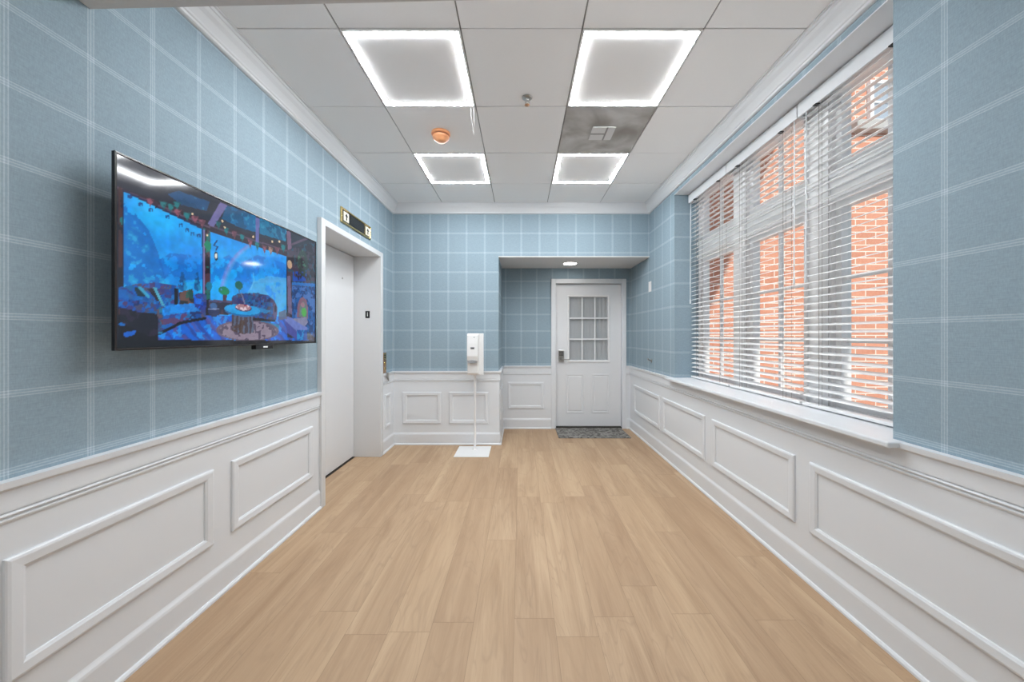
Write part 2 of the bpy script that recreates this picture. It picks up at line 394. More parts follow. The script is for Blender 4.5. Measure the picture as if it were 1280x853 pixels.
# wainscot boards, chair rails, baseboards
WB = [(0, 0), (.012, 0), (.012, .86), (0, .86)]
CH = [(0, .740), (.013, .740), (.016, .743), (.019, .749), (.019, .753), (.014, .756), (.014, .758), (.020, .761), (.022, .765), (.020, .769), (.015, .771), (.015, .774), (.020, .776), (.020, .836), (.026, .840), (.032, .846), (.034, .866), (0, .866)]
BB = [(0, 0), (.034, 0), (.034, .010), (.028, .018), (.022, .020), (.022, .118), (.020, .128), (.014, .140), (.012, .146), (0, .146)]
runs = {'left': [(XL, YR), (XL, 2.653)],
        'back': [(XL, 3.845), (XL, YB), (XA, YB), (XA, YA), (.418, YA)],
        'right': [(1.452, YA), (XR, YA), (XR, YR)]}
for i, (side, path) in enumerate(runs.items()):
    r = struct(sweep(path, WB, 'trim_%d' % (4+i), M['trim']))
    sweep(path, CH, 'chair_rail', M['trim'], r)
    struct(sweep(path, BB, 'baseboard_'+side, M['trim']))
    if side == 'left':
        for a0, a1 in ((-2.40, -1.62), (-1.51, -.73), (-.62, .16), (.27, .92), (1.033, 1.736), (1.847, 2.563)):
            mb = MB(); frame_moulding(mb, (XL+.012, 0, 0), (0, 1, 0), (0, 0, 1), (1, 0, 0), a0, a1, .272, .638, PM); mb.build('panel_moulding', M['trim'], r)
    if side == 'back':
        mb = MB(); frame_moulding(mb, (XL+.012, 0, 0), (0, 1, 0), (0, 0, 1), (1, 0, 0), 3.935, 4.107, .262, .63, [(a*.7, b) for a, b in PM]); mb.build('panel_moulding', M['trim'], r)
        for a0, a1 in ((-1.388, -.936), (-.842, -.381)):
            mb = MB(); frame_moulding(mb, (0, YB-.012, 0), (1, 0, 0), (0, 0, 1), (0, -1, 0), a0, a1, .247, .62, PM); mb.build('panel_moulding', M['trim'], r)
        mb = MB(); frame_moulding(mb, (XA+.012, 0, 0), (0, 1, 0), (0, 0, 1), (1, 0, 0), 4.33, 4.83, .262, .63, PM); mb.build('panel_moulding', M['trim'], r)
        mb = MB(); frame_moulding(mb, (0, YA-.012, 0), (1, 0, 0), (0, 0, 1), (0, -1, 0), -.178, .317, .275, .642, PM); mb.build('panel_moulding', M['trim'], r)
    if side == 'right':
        for a0, a1 in ((-2.0, -1.0), (-.88, .0), (.11, .90), (1.01, 1.859), (1.962, 2.809), (2.922, 3.792), (3.876, 4.749)):
            mb = MB(); frame_moulding(mb, (XR-.012, 0, 0), (0, 1, 0), (0, 0, 1), (-1, 0, 0), a0, a1, .262, .63, PM); mb.build('panel_moulding', M['trim'], r)

# window sill board
sl = MB().box(XR-.03, 1.76, WY0+.001, WY1-.001, .842, .8675)
sl.box(1.442, XR, 1.404, 3.58, .844, .8685, bev=.006)
struct(sl.build('trim_7', M['trim']))

# ------------------------------------------------------------------ elevator
ef = MB()
ef.box(-1.80, -1.478, 2.653, 2.708, 0, 2.167, bev=.003); ef.box(-1.80, -1.478, 3.779, 3.844, 0, 2.167, bev=.003)
ef.box(-1.80, -1.478, 2.708, 3.779, 2.118, 2.167, bev=.003)
struct(ef.build('trim_8', M['jamb']))
ed = struct(MB().box(-1.80, -1.765, 2.712, 3.775, .014, 2.112, bev=.002).build('door_1', M['metalwhite']))
MB().box(-1.86, -1.80, 2.66, 3.83, 0, 2.16).build('door_backing', M['dark'], ed)
MB().lathe((-1.765, 3.538, EYE+.562), [(.010, 0), (.010, .003), (.004, .0035)], 16, axis='x').build('key_hole', M['chrome'], ed)
MB().box(-1.80, -1.752, 2.709, 3.778, 0, .004).build('door_track', M['dark'], ed)

def text_mesh(txt, size, m, name, parent, mtx, ext=.0008):
    cu = bpy.data.curves.new(name, 'FONT'); cu.body = txt; cu.size = size; cu.extrude = ext; cu.align_x = 'CENTER'; cu.align_y = 'CENTER'
    o = bpy.data.objects.new(name+'_tmp', cu); C.objects.link(o)
    me = bpy.data.meshes.new_from_object(o.evaluated_get(bpy.context.evaluated_depsgraph_get())); bpy.data.objects.remove(o)
    me.transform(mtx); me.materials.clear(); me.materials.append(m); me.name = name
    o = bpy.data.objects.new(name, me); C.objects.link(o); o.parent = parent; return o
def basis(o, xa, ya):
    xa, ya = Vector(xa), Vector(ya); za = xa.cross(ya)
    return Matrix(((xa.x, ya.x, za.x, o[0]), (xa.y, ya.y, za.y, o[1]), (xa.z, ya.z, za.z, o[2]), (0, 0, 0, 1)))

# floor number plate on the far jamb (faces -Y)
t = thing('floor_number_plate', (-1.619, 3.779, 1.506), 'small black plate with white number 1 on the elevator jamb', 'number plate')
MB().box(-.0225, .0225, -.003, 0, -.038, .038, bev=.001).build('plate', M['black'], t)
text_mesh('1', .062, M['white'], 'numeral', t, basis((0.0, -.0035, 0), (1, 0, 0), (0, 0, 1)))
b_ = MB()
for dx in (-.006, .006):
    for dz in (.052, .060): b_.lathe((dx, 0, dz), [(.0018, -.001), (.001, -.002)], 8, axis='y')
b_.build('braille_dots', M['white'], t)

# brass hall lantern above the door
t = thing('elevator_indicator_panel', (XL, 3.28, 2.304), 'brass framed elevator indicator with two up arrows above the elevator door', 'elevator indicator')
L2, H2 = .292, .064
fr = MB(); frame_moulding(fr, (0, 0, 0), (0, 1, 0), (0, 0, 1), (1, 0, 0), -L2, L2, -H2, H2, [(0, 0), (0, .012), (.004, .015), (.012, .015), (.015, .008), (.015, 0)])
fr.build('frame', M['brass'], t)
MB().box(0, .006, -L2+.012, L2-.012, -H2+.012, H2-.012).build('bezel', M['black'], t)
for cy in (-.205, .222):
    l_ = MB().box(.006, .012, cy-.045, cy+.045, -.040, .040, bev=.002).build('arrow_lens', M['cream'], t)
    a_ = MB(); h = .0135
    a_.add([(h, cy-.024, .002), (h, cy, .030), (h, cy+.024, .002), (h, cy+.008, .002), (h, cy+.008, -.030), (h, cy-.008, -.030), (h, cy-.008, .002),
            (.012, cy-.024, .002), (.012, cy, .030), (.012, cy+.024, .002), (.012, cy+.008, .002), (.012, cy+.008, -.030), (.012, cy-.008, -.030), (.012, cy-.008, .002)],
           [tuple(range(7))]+[(i, (i+1) % 7, 7+(i+1) % 7, 7+i) for i in range(7)])
    a_.build('arrow', M['black'], l_)
MB().box(.006, .009, -.125, .150, -.038, .038, bev=.001).build('display', M['black'], t)
MB().box(.006, .013, .160, .168, -.045, .045).build('divider', M['brass'], t)

# brass call station right of the elevator
t = thing('elevator_call_station', (XL, 3.955, .98), 'narrow brass call button plate on the wall right of the elevator', 'call button')
MB().box(0, .008, -.040, .040, -.112, .115, bev=.002).build('plate', M['copper'], t)
MB().box(.008, .010, -.034, .034, .040, .108).build('upper_sign', M['brass'], t)
for z in (.062, .086): MB().box(.010, .011, -.024, .024, z-.007, z+.007).build('sign_text', M['button'], t)
for z in (-.005, -.060):
    MB().lathe((.008, 0, z), [(.018, 0), (.018, .004), (.013, .007), (.012, .004)], 24, axis='x').build('button', M['brass'], t)
hk = MB(); hk.box(.034, .046, -.022, .022, -.165, -.105, bev=.003); hk.tube((.040, 0, -.160), (.050, 0, -.200), .012, 12, r1=.004)
hk.box(.004, .040, -.010, .010, -.120, -.108)
hk.build('keeper', M['chrome'], t)

# ------------------------------------------------------------------ entry door in the alcove
cs = MB()
cs.box(.418, .483, 4.915, 4.952, 0, 2.063, bev=.004); cs.box(1.392, 1.452, 4.915, 4.952, 0, 2.063, bev=.004); cs.box(.483, 1.392, 4.915, 4.952, 2.003, 2.063, bev=.004)
cs.box(.470, .484, 4.95, 5.05, 0, 2.01); cs.box(1.394, 1.405, 4.95, 5.05, 0, 2.01); cs.box(.474, 1.40, 4.95, 5.05, 2.0, 2.012)
struct(cs.build('trim_9', M['trim']))
dr = bpy.data.objects.new('door_2', None); C.objects.link(dr); dr.location = (0, 0, 0); struct(dr)
dl = MB(); DY = 4.972; gx0, gx1, gz0, gz1 = .675, 1.207, .942, 1.816
dl.box(.487, gx0, DY, DY+.044, .024, 1.995); dl.box(gx1, 1.390, DY, DY+.044, .024, 1.995)
dl.box(gx0, gx1, DY, DY+.044, .024, gz0); dl.box(gx0, gx1, DY, DY+.044, gz1, 1.995)
PB = [(0, 0), (.006, .004), (.012, .001), (.022, -.004), (.034, .003), (.040, .004)]
for a0, a1 in ((.628, .880), (.985, 1.237)):
    frame_moulding(dl, (0, DY-.0005, 0), (1, 0, 0), (0, 0, 1), (0, -1, 0), a0, a1, .205, .748, [(0, 0), (.004, .006), (.014, .007), (.020, .001), (.030, .001), (.042, .006), (.046, .006)])
    dl.box(a0+.046, a1-.046, DY-.0065, DY, .251, .702)
dl.build('door_leaf', M['metalwhite'], dr)
lf = MB(); frame_moulding(lf, (0, DY, 0), (1, 0, 0), (0, 0, 1), (0, -1, 0), .648, 1.234, .912, 1.846, [(0, 0), (0, .008), (.004, .012), (.018, .012), (.027, .004), (.027, -.01)])
for k_ in (1, 2):
    x = gx0+(gx1-gx0)*k_/3; lf.box(x-.008, x+.008, DY-.008, DY+.004, gz0, gz1)
    z = gz0+(gz1-gz0)*k_/3; lf.box(gx0, gx1, DY-.0075, DY+.0035, z-.008, z+.008)
lf.build('window_muntins', M['white'], dr)
MB().box(gx0, gx1, DY+.010, DY+.013, gz0, gz1).build('window_pane', M['doorglass'], dr)
cu = MB(); n_ = 60; vs_ = []
for i in range(n_+1):
    s_ = i/n_; x = gx0-.03+(gx1-gx0+.06)*s_; amp = .004+.012*max(0, s_-.62)/.38
    y = DY+.036+amp*math.sin(i*1.15)*.5
    vs_ += [(x, y, gz0-.02), (x, y, gz1+.02)]
cu.add(vs_, [(2*i, 2*i+2, 2*i+3, 2*i+1) for i in range(n_)], 0, True); cu.build('sheer_curtain', M['curtain'], dr)
MB().box(.47, 1.41, 5.06, 5.10, 0, 2.02).build('door_back_skin', M['trim'], dr)
MB().box(.484, 1.393, 4.93, 5.05, 0, .02, bev=.003).build('threshold', M['dark'], dr)
for z in (.30, 1.05, 1.70):
    MB().tube((1.393, DY-.006, z-.05), (1.393, DY-.006, z+.05), .007, 12).build('hinge', M['trim'], dr)
lk = MB().box(.522, .600, DY-.022, DY, .920, 1.080, bev=.005).build('keypad_lock', M['chrome'], dr)
kp = MB()
for i in range(3):
    for j in range(4): kp.box(.534+i*.020, .548+i*.020, DY-.025, DY-.022, 1.002+j*.016, 1.013+j*.016)
kp.build('keypad_buttons', M['button'], lk)
hm = MB().lathe((.561, DY-.022, .955), [(.022, 0), (.022, -.010), (.010, -.014), (.010, -.035)], 24, axis='y'); hm.box(.552, .675, DY-.066, DY-.052, .947, .962, bev=.004)
hm.tube((.561, DY-.035, .955), (.561, DY-.060, .955), .009)
hm.build('lever_handle', M['chrome'], lk)

t = MB().box(-.452, .452, -.233, .233, 0, .010, bev=.003).build('doormat', M['mat']); t.location = (.925, 4.690, .0005)
tag(t, 'dark mottled grey doormat on the wood floor in front of the white door', 'doormat')

# ------------------------------------------------------------------ windows
PN = [('window_1', 1.46, 2.18, 1.512, 1.99), ('window_2', 2.18, 2.945, 2.25, 2.75), ('window_3', 2.945, 3.543, 2.995, 3.485)]
for nm, y0, y1, g0, g1 in PN:
    r = bpy.data.objects.new(nm, None); C.objects.link(r); r.location = (1.76, (y0+y1)/2, .868); struct(r); ox, oy, oz = r.location
    def W(mb, name, m, par=r): 
        mb.v = [(a-ox, b-oy, c-oz) for a, b, c in mb.v] ; return mb.build(name, m, par)
    s = .036; zb, zt = .868, 2.677; a, b, c, d = .915, 2.005, 2.252, 2.640
    f = MB(); f.box(1.76, 1.825, y0, g0-s, zb, zt); f.box(1.76, 1.825, g1+s, y1, zb, zt)
    f.box(1.76, 1.825, g0-s, g1+s, zb, a-s+.008); f.box(1.76, 1.825, g0-s, g1+s, d+.012, zt)
    f.box(1.76, 1.825, g0-s, g1+s, b+s, c-s)
    for yy0, yy1 in ((g0-s-.03, g0-s-.006), (g1+s+.006, g1+s+.03)):
        if yy1 <= y1 and yy0 >= y0: f.box(1.748, 1.76, yy0, yy1, zb, zt)
    f.box(1.744, 1.76, y0, y1, b+s+.01, b+s+.035); f.box(1.744, 1.76, y0, y1, c-s-.04, c-s-.012)
    W(f, 'window_frame', M['window'])
    sa = MB()
    for z0, z1 in ((a, b), (c, d)):
        sa.box(1.785, 1.840, g0-s, g0, z0-s if z0 == c else z0-.037, z1+(s if z1 == b else .012)); sa.box(1.785, 1.840, g1, g1+s, z0-s if z0 == c else z0-.037, z1+(s if z1 == b else .012))
        sa.box(1.785, 1.840, g0, g1, z0-.030, z0); sa.box(1.785, 1.840, g0, g1, z1, z1+(s if z1 == b else .012))
    W(sa, 'sash', M['window'])
    mu = MB(); ym = (g0+g1)/2; mu.box(1.808, 1.832, ym-.010, ym+.010, a, b); mu.box(1.808, 1.832, ym-.010, ym+.010, c, d)
    for z in (1.611, 1.258): mu.box(1.810, 1.830, g0, g1, z-.011, z+.011)
    W(mu, 'muntin', M['window'])
    gl = MB(); gl.box(1.819, 1.822, g0, g1, a, b); gl.box(1.819, 1.822, g0, g1, c, d)
    W(gl, 'pane', M['glass'])

# blinds
BL = [(1.468, 2.140, 'white slatted blind on the nearest window, beside the near blue wall', 2.085),
      (2.148, 2.883, 'white slatted blind on the middle window, between the other two', 2.175),
      (2.891, 3.535, 'white slatted blind on the farthest window, nearest the door', 3.505)]
for y0, y1, lab, wy in BL:
    cy = (y0+y1)/2; hw = (y1-y0)/2
    t = thing('window_blind', (1.705, cy, 2.66), lab, 'window blind', 'slatted blinds on the three windows')
    v_ = MB().box(-.050, -.038, -hw, hw, -.070, .012, bev=.003); v_.box(-.038, .02, -hw, -hw+.006, -.066, .008); v_.box(-.038, .02, hw-.006, hw, -.066, .008)
    v_.build('valance', M['trim'], t)
    MB().box(-.028, .028, -hw+.01, hw-.01, -.028, .022, bev=.002).build('headrail', M['slat'], t)
    s_ = MB(); n_ = 41
    for k_ in range(n_):
        z = -.072-k_*.0413
        pts = [(-.022, -.0060), (-.011, -.0016), (0, .0012), (.011, .0044), (.022, .0062)]
        vs_ = [(x, y, z+h+th) for y in (-hw+.006, hw-.006) for th in (0, .0026) for x, h in pts]
        q = 5; fs = []
        for i in range(q-1):
            fs += [(i, i+1, 2*q+i+1, 2*q+i), (q+i, 3*q+i, 3*q+i+1, q+i+1)]
        fs += [(0, 2*q, 3*q, q), (q-1, 2*q-1, 4*q-1, 3*q-1), tuple(range(q))+tuple(range(2*q-1, q-1, -1)), tuple(range(2*q, 3*q))+tuple(range(4*q-1, 3*q-1, -1))]
        s_.add(vs_, fs)
    s_.build('slats', M['slat'], t)
    MB().box(-.026, .026, -hw+.006, hw-.006, -1.786, -1.769, bev=.003).build('bottom_rail', M['slat'], t)
    for yy in (-hw*.62, hw*.62):
        c_ = MB()
        for x in (-.0275, .0275): c_.tube((x, yy, -.028), (x, yy, -1.77), .0011, 6)
        c_.tube((0, yy+.012, -.028), (0, yy+.012, -1.77), .0009, 6)
        c_.build('ladder_cord', M['cord'], t)
        MB().box(-.054, -.030, yy-.012, yy+.012, -.076, -.071).build('valance_clip', M['black'], t)
    wd = MB().tube((-.040, wy-cy, -.050), (-.044, wy-cy, -1.02), .0032, 8); wd.lathe((-.044, wy-cy, -1.06), [(.003, .045), (.006, .03), (.0065, 0), (.003, -.004)], 12)
    wd.build('tilt_wand', M['wand'], t)

# ------------------------------------------------------------------ outdoors seen through the windows
struct(MB().box(1.85, 9, 3.75, 4.1, -.6, 7).build('wall_outside', M['brick']))
struct(MB().box(1.85, 12, -6, 3.75, -.7, -.6).build('ground', M['ground']))
struct(MB().box(1.85, 2.68, -5.8, 3.75, 3.29, 3.42).build('roof_overhang', M['window']))
t = thing('exterior_window', (4.16, 3.75, 3.72), 'white framed window high in the brick wall outside, seen through the nearest window', 'window')
e_ = MB(); frame_moulding(e_, (0, 0, 0), (1, 0, 0), (0, 0, 1), (0, -1, 0), -.53, .53, -.22, .22, [(0, 0), (0, .04), (.035, .04), (.04, .02), (.045, 0)]); e_.build('frame', M['window'], t)
e_ = MB(); 
for x in (-.16, .16): e_.box(x-.010, x+.010, -.03, 0, -.18, .18)
e_.box(-.49, .49, -.028, 0, -.010, .010)
e_.build('muntin', M['window'], t)
MB().box(-.49, .49, -.012, -.004, -.18, .18).build('pane', M['wing_glass'], t)
MB().box(-.72, .72, -.10, 0, -.32, -.22, bev=.01).build('sill', M['stone'], t)

# ------------------------------------------------------------------ ceiling fixtures
names = ['square LED-edged ceiling light nearest the viewer on the television side',
         'square LED-edged ceiling light nearest the viewer on the window side',
         'far square LED ceiling light beyond the orange smoke detector, on the elevator side',
         'far square LED ceiling light beyond the stained grey vent panel',
         'added unseen square LED ceiling light behind the header on the left side', 'added unseen square LED ceiling light behind the header on the right side']
proto = None
for (i, y), lab in zip(LIGHTS, names):
    cx, cy = (xs[i]+xs[i+1])/2, y+P/2
    if proto is None:
        proto = thing('ceiling_light', (cx, cy, ZC), lab, 'ceiling light', 'square LED frame ceiling lights')
        h = P/2-.004
        f = MB(); frame_moulding(f, (0, 0, 0), (1, 0, 0), (0, 1, 0), (0, 0, -1), -h, h, -h, h, [(0, -.015), (0, .003), (.011, .003), (.011, -.015)]); f.build('frame', M['white'], proto)
        e_ = MB(); frame_moulding(e_, (0, 0, 0), (1, 0, 0), (0, 1, 0), (0, 0, -1), -h, h, -h, h, [(.011, -.012), (.011, .003), (.014, .0045), (.030, .0045), (.0335, .001), (.034, -.012)]); e_.build('led_diffuser', M['led'], proto)
        MB().box(-h+.036, h-.036, -h+.036, h-.036, -.001, .012).build('centre_panel', M['ceil'], proto)
        MB().box(-h, h, -h, h, .012, .018).build('backing', M['ceil'], proto)
    else:
        o = copy_tree(proto); o.location = (cx, cy, ZC); o['label'] = lab

vx, vy = (xs[3]+xs[4])/2, VENT[1]+P/2
t = thing('ceiling_vent', (vx, vy, ZC), 'stained grey square ceiling vent panel with a small central deflector, between two lights', 'ceiling vent')
MB().box(-.299, .299, -.299, .299, .001, .016).build('panel', M['vent'], t)
f = MB(); frame_moulding(f, (0, 0, 0), (1, 0, 0), (0, 1, 0), (0, 0, -1), -.301, .301, -.301, .301, [(0, -.015), (0, .002), (.010, .002), (.010, -.015)]); f.build('frame', M['vent'], t)
d_ = MB(); d_.box(-.085, .085, -.085, .085, -.012, -.006, bev=.001); d_.box(-.078, .078, -.078, .078, -.006, .001)
df = d_.build('deflector', M['soffit'], t)
d_ = MB(); d_.box(.018, .030, -.085, .085, -.014, -.0115); d_.box(-.085, .018, -.006, .006, -.014, -.0115)
d_.build('damper_slot', M['grid'], df)


t = thing('smoke_detector', (-.607, 2.715, ZC), 'round orange smoke detector on a white ceiling tile', 'smoke detector')
MB().lathe((0, 0, 0), [(.070, 0), (.071, -.010), (.068, -.016), (.060, -.018)], 40).build('base', M['orange'], t)
MB().lathe((0, 0, 0), [(.056, -.018), (.055, -.024), (.056, -.025)], 40).build('vent_slots', M['detector_dark'], t)
MB().lathe((0, 0, 0), [(.060, -.025), (.062, -.034), (.058, -.044), (.044, -.052), (.040, -.062), (.012, -.066)], 40).build('cap', M['orange'], t)

t = thing('sprinkler_head', (.041, 2.307, ZC), 'small metal fire sprinkler head in the middle ceiling tile', 'sprinkler')
MB().lathe((0, 0, 0), [(.034, 0), (.034, -.003), (.026, -.008), (.014, -.009)], 32).build('escutcheon', M['chrome'], t)
s_ = MB().lathe((0, 0, 0), [(.010, -.008), (.010, -.020), (.007, -.022)], 16)
s_.tube((-.009, 0, -.018), (-.012, 0, -.040), .0025, 8); s_.tube((.009, 0, -.018), (.012, 0, -.040), .0025, 8); s_.tube((-.012, 0, -.040), (0, 0, -.048), .0025, 8); s_.tube((.012, 0, -.040), (0, 0, -.048), .0025, 8)
s_.build('frame_arms', M['chrome'], t)
s_ = MB().lathe((0, 0, 0), [(.016, -.048), (.017, -.050), (.004, -.051)], 16)
s_.build('deflector', M['copper'], t)

cvd = bpy.data.curves.new('ceiling_wire', 'CURVE'); cvd.dimensions = '3D'; cvd.bevel_depth = .0007; cvd.bevel_resolution = 2
for pts in ([(-.335, 2.405, ZC), (-.336, 2.41, ZC-.05), (-.328, 2.43, ZC-.11), (-.318, 2.44, ZC-.165)], [(-.318, 2.41, ZC), (-.317, 2.42, ZC-.06), (-.313, 2.43, ZC-.12)]):
    sp = cvd.splines.new('BEZIER'); sp.bezier_points.add(len(pts)-1)
    for bp, p in zip(sp.bezier_points, pts): bp.co = p; bp.handle_left_type = bp.handle_right_type = 'AUTO'
cvd.materials.append(M['white']); o = bpy.data.objects.new('tmp', cvd); C.objects.link(o)
me = bpy.data.meshes.new_from_object(o.evaluated_get(bpy.context.evaluated_depsgraph_get())); bpy.data.objects.remove(o); me.name = 'ceiling_wire'
t = bpy.data.objects.new('ceiling_wire', me); C.objects.link(t)
tag(t, 'thin white loose wire dangling from the ceiling beside the near left light', 'wire')

t = thing('recessed_downlight', (.633, 4.60, ZS), 'round glowing recessed downlight in the white soffit over the door', 'downlight')
MB().lathe((0, 0, 0), [(.098, 0), (.098, -.002), (.092, -.005), (.084, -.004), (.084, 0)], 40).build('trim_ring', M['white'], t)
MB().lathe((0, 0, 0), [(.083, -.001), (.080, -.0035), (.02, -.0045)], 40).build('lens', M['bulb'], t)

# ------------------------------------------------------------------ small wall items
t = thing('wall_plate', (XR, 4.20, 1.858), 'small white rectangular plate high on the blue wall right of the door', 'wall plate')
MB().box(-.006, 0, -.040, .040, -.060, .060, bev=.002).build('plate', M['white'], t)
MB().box(-.010, -.006, -.017, .017, -.033, .033, bev=.001).build('rocker', M['white'], t)
t = thing('wall_hook', (XR, 4.16, .99), 'tiny metal hook on the blue wall above the chair rail near the door', 'hook')
MB().lathe((0, 0, 0), [(.020, 0), (.020, -.004), (.010, -.007)], 20, axis='x').build('plate', M['chrome'], t)
h_ = MB().tube((-.004, 0, 0), (-.036, 0, .004), .006, 10); h_.tube((-.036, 0, .004), (-.042, 0, .028), .006, 10, r1=.009); h_.build('prong', M['chrome'], t)

# ------------------------------------------------------------------ hand sanitiser on its floor stand
t = thing('hand_sanitizer_stand', (-.525, 3.95, 0), 'white hand sanitizer dispenser on a slim pole stand before the back wall', 'sanitizer stand')
MB().box(-.185, .185, -.18, .18, 0, .006, bev=.002).build('base_plate', M['white'], t)
po = MB().tube((.010, .065, .005), (.010, .065, 1.28), .0125, 20); po.lathe((.010, .065, 0), [(.030, .006), (.030, .010), (.014, .016)], 24)
po.build('pole', M['white'], t)
MB().box(-.068, .110, .020, .052, .845, 1.308, bev=.004).build('back_plate', M['white'], t)
# dispenser housing, bulging towards the front
hb = MB(); prof = [(.020, 1.300), (-.045, 1.300), (-.062, 1.285), (-.070, 1.20), (-.072, 1.06), (-.060, 1.015), (-.035, .99), (-.030, .875), (-.022, .860), (.020, .855)]
q = len(prof); vs_ = [(x, y*k_+(.020*(1-k_)), z) for x, k_ in ((-.062, .82), (-.055, 1), (.055, 1), (.062, .82)) for y, z in prof]
hb.add(vs_, [(j*q+i, j*q+(i+1) % q, (j+1)*q+(i+1) % q, (j+1)*q+i) for j in range(3) for i in range(q)]+[tuple(range(q)), tuple(range(3*q, 4*q))])
hs = hb.build('dispenser_housing', M['white'], t)
bu = MB(); n_ = 24
bv = [(.052*math.cos(a), -.048-.022*k_, .995+.020*math.sin(a)*(1 if math.sin(a) > 0 else .6)) for k_ in (0, 1) for a in [2*math.pi*i/n_ for i in range(n_)]]
bu.add(bv, [(i, (i+1) % n_, n_+(i+1) % n_, n_+i) for i in range(n_)]+[tuple(range(n_)), tuple(range(n_, 2*n_))]); bu.build('push_bar', M['push'], t)
MB().box(-.022, .022, -.0735, -.069, 1.135, 1.158, bev=.001).build('label', M['push'], t)
for x in (-.012, 0, .012): MB().box(x-.004, x+.004, -.0742, -.0735, 1.141, 1.152).build('label_mark', M['black'], t)
MB().lathe((.018, -.058, 1.265), [(.006, 0), (.006, -.008), (.003, -.010)], 12, axis='y').build('indicator', M['push'], t)

# ------------------------------------------------------------------ television
TX, TY0, TY1, TZ0, TZ1 = -1.41, 1.241, 2.462, EYE-.055, EYE+.642
tv = thing('television', (TX, (TY0+TY1)/2, TZ0), 'large wall mounted flat television showing a blue fantasy living room scene', 'television')
ox, oy, oz = tv.location
L_, H_ = TY1-TY0, TZ1-TZ0
b_ = MB(); b_.box(-.012, -.003, -L_/2, L_/2, 0, H_, bev=.002); b_.box(-.058, -.012, -L_/2+.10, L_/2-.10, .03, H_*.62, bev=.008); b_.build('housing', M['black'], tv)
f = MB(); frame_moulding(f, (-.003, 0, 0), (0, 1, 0), (0, 0, 1), (1, 0, 0), -L_/2, L_/2, 0, H_, [(0, 0), (0, .004), (.006, .005), (.008, .003), (.008, 0)]); f.build('bezel', M['black'], tv)
MB().box(-.100, -.056, -.22, .22, .16, .46, bev=.003).build('wall_mount', M['black'], tv)
lg = MB().box(-.020, .006, .045, .175, -.022, .002, bev=.002).build('logo_bar', M['black'], tv)
MB().box(.006, .0068, .098, .132, -.014, -.006, bev=.0003).build('logo', M['white'], lg)

# picture on the screen: painted on a fine vertex grid in screen space (s across, t up)
NS, NT = 300, 172
def ST(u, v):          # measured position -> position on the picture
    y = 1.41*F/(651-u); z = (419-v)*y/F
    return ((y-TY0)/L_, (z+.055)/H_)
S, T = np.meshgrid(np.linspace(0, 1, NS), np.linspace(0, 1, NT)); IMG = np.zeros((NT, NS, 3)); IMG[:] = (24, 22, 34)
rng = np.random.RandomState(5)
def vnoise(sx, sy, octs=3, seed=0):
    r = np.random.RandomState(seed); out = np.zeros_like(S); amp = 1; tot = 0
    for o in range(octs):
        nx, ny = int(sx*2**o)+3, int(sy*2**o)+3; gr = r.rand(ny, nx)
        X = S*(sx*2**o); Y = T*(sy*2**o); xi, yi = X.astype(int), Y.astype(int); fx, fy = X-xi, Y-yi
        fx, fy = fx*fx*(3-2*fx), fy*fy*(3-2*fy)
        out += amp*((gr[yi, xi]*(1-fx)+gr[yi, xi+1]*fx)*(1-fy)+(gr[yi+1, xi]*(1-fx)+gr[yi+1, xi+1]*fx)*fy); tot += amp; amp *= .55
    return out/tot
def inpoly(pts, raw=False):
    q = pts if raw else [ST(*p) for p in pts]; m_ = np.zeros(S.shape, bool); n = len(q)
    for i in range(n):
        (x0, y0), (x1, y1) = q[i], q[(i+1) % n]
        if y0 == y1: continue
        c = ((y0 > T) != (y1 > T)) & (S < (x1-x0)*(T-y0)/(y1-y0)+x0); m_ ^= c
    return m_
def put(m_, col, a=1.0):
    col = np.asarray(col, float)
    aa = (m_*a)[..., None]; IMG[:] = IMG*(1-aa)+col*aa
def ell(u0, v0, u1, v1):
    a, b = ST(u0, (v0+v1)/2)[0], ST(u1, (v0+v1)/2)[0]; um = (u0+u1)/2; c, d = ST(um, v1)[1], ST(um, v0)[1]
    return ((S-(a+b)/2)/((b-a)/2))**2+((T-(c+d)/2)/((d-c)/2))**2 < 1
def stroke(pts, wd):
    q = [ST(*p) for p in pts]; m_ = np.zeros(S.shape, bool); asp = L_/H_
    for (x0, y0), (x1, y1) in zip(q, q[1:]):
        dx, dy = (x1-x0)*asp, y1-y0; l2 = dx*dx+dy*dy+1e-9
        tt = np.clip((((S-x0)*asp)*dx+(T-y0)*dy)/l2, 0, 1)
        m_ |= (((S-x0)*asp-tt*dx)**2+(T-y0-tt*dy)**2) < wd*wd
    return m_
def cells(nx, ny, pal, seed, jit=.35):
    r = np.random.RandomState(seed); pal = np.asarray(pal, float)
    w_ = jit*(vnoise(nx, ny, 2, seed+1)-.5); xi = np.clip(((S+w_*.05)*nx).astype(int), 0, nx); yi = np.clip(((T+w_*.05)*ny).astype(int), 0, ny)
    idx = r.randint(0, len(pal), (ny+2, nx+2)); return pal[idx[yi, xi]]
A = vnoise(26, 16, 4, 1); B = vnoise(60, 34, 2, 2); D = vnoise(8, 5, 3, 3)
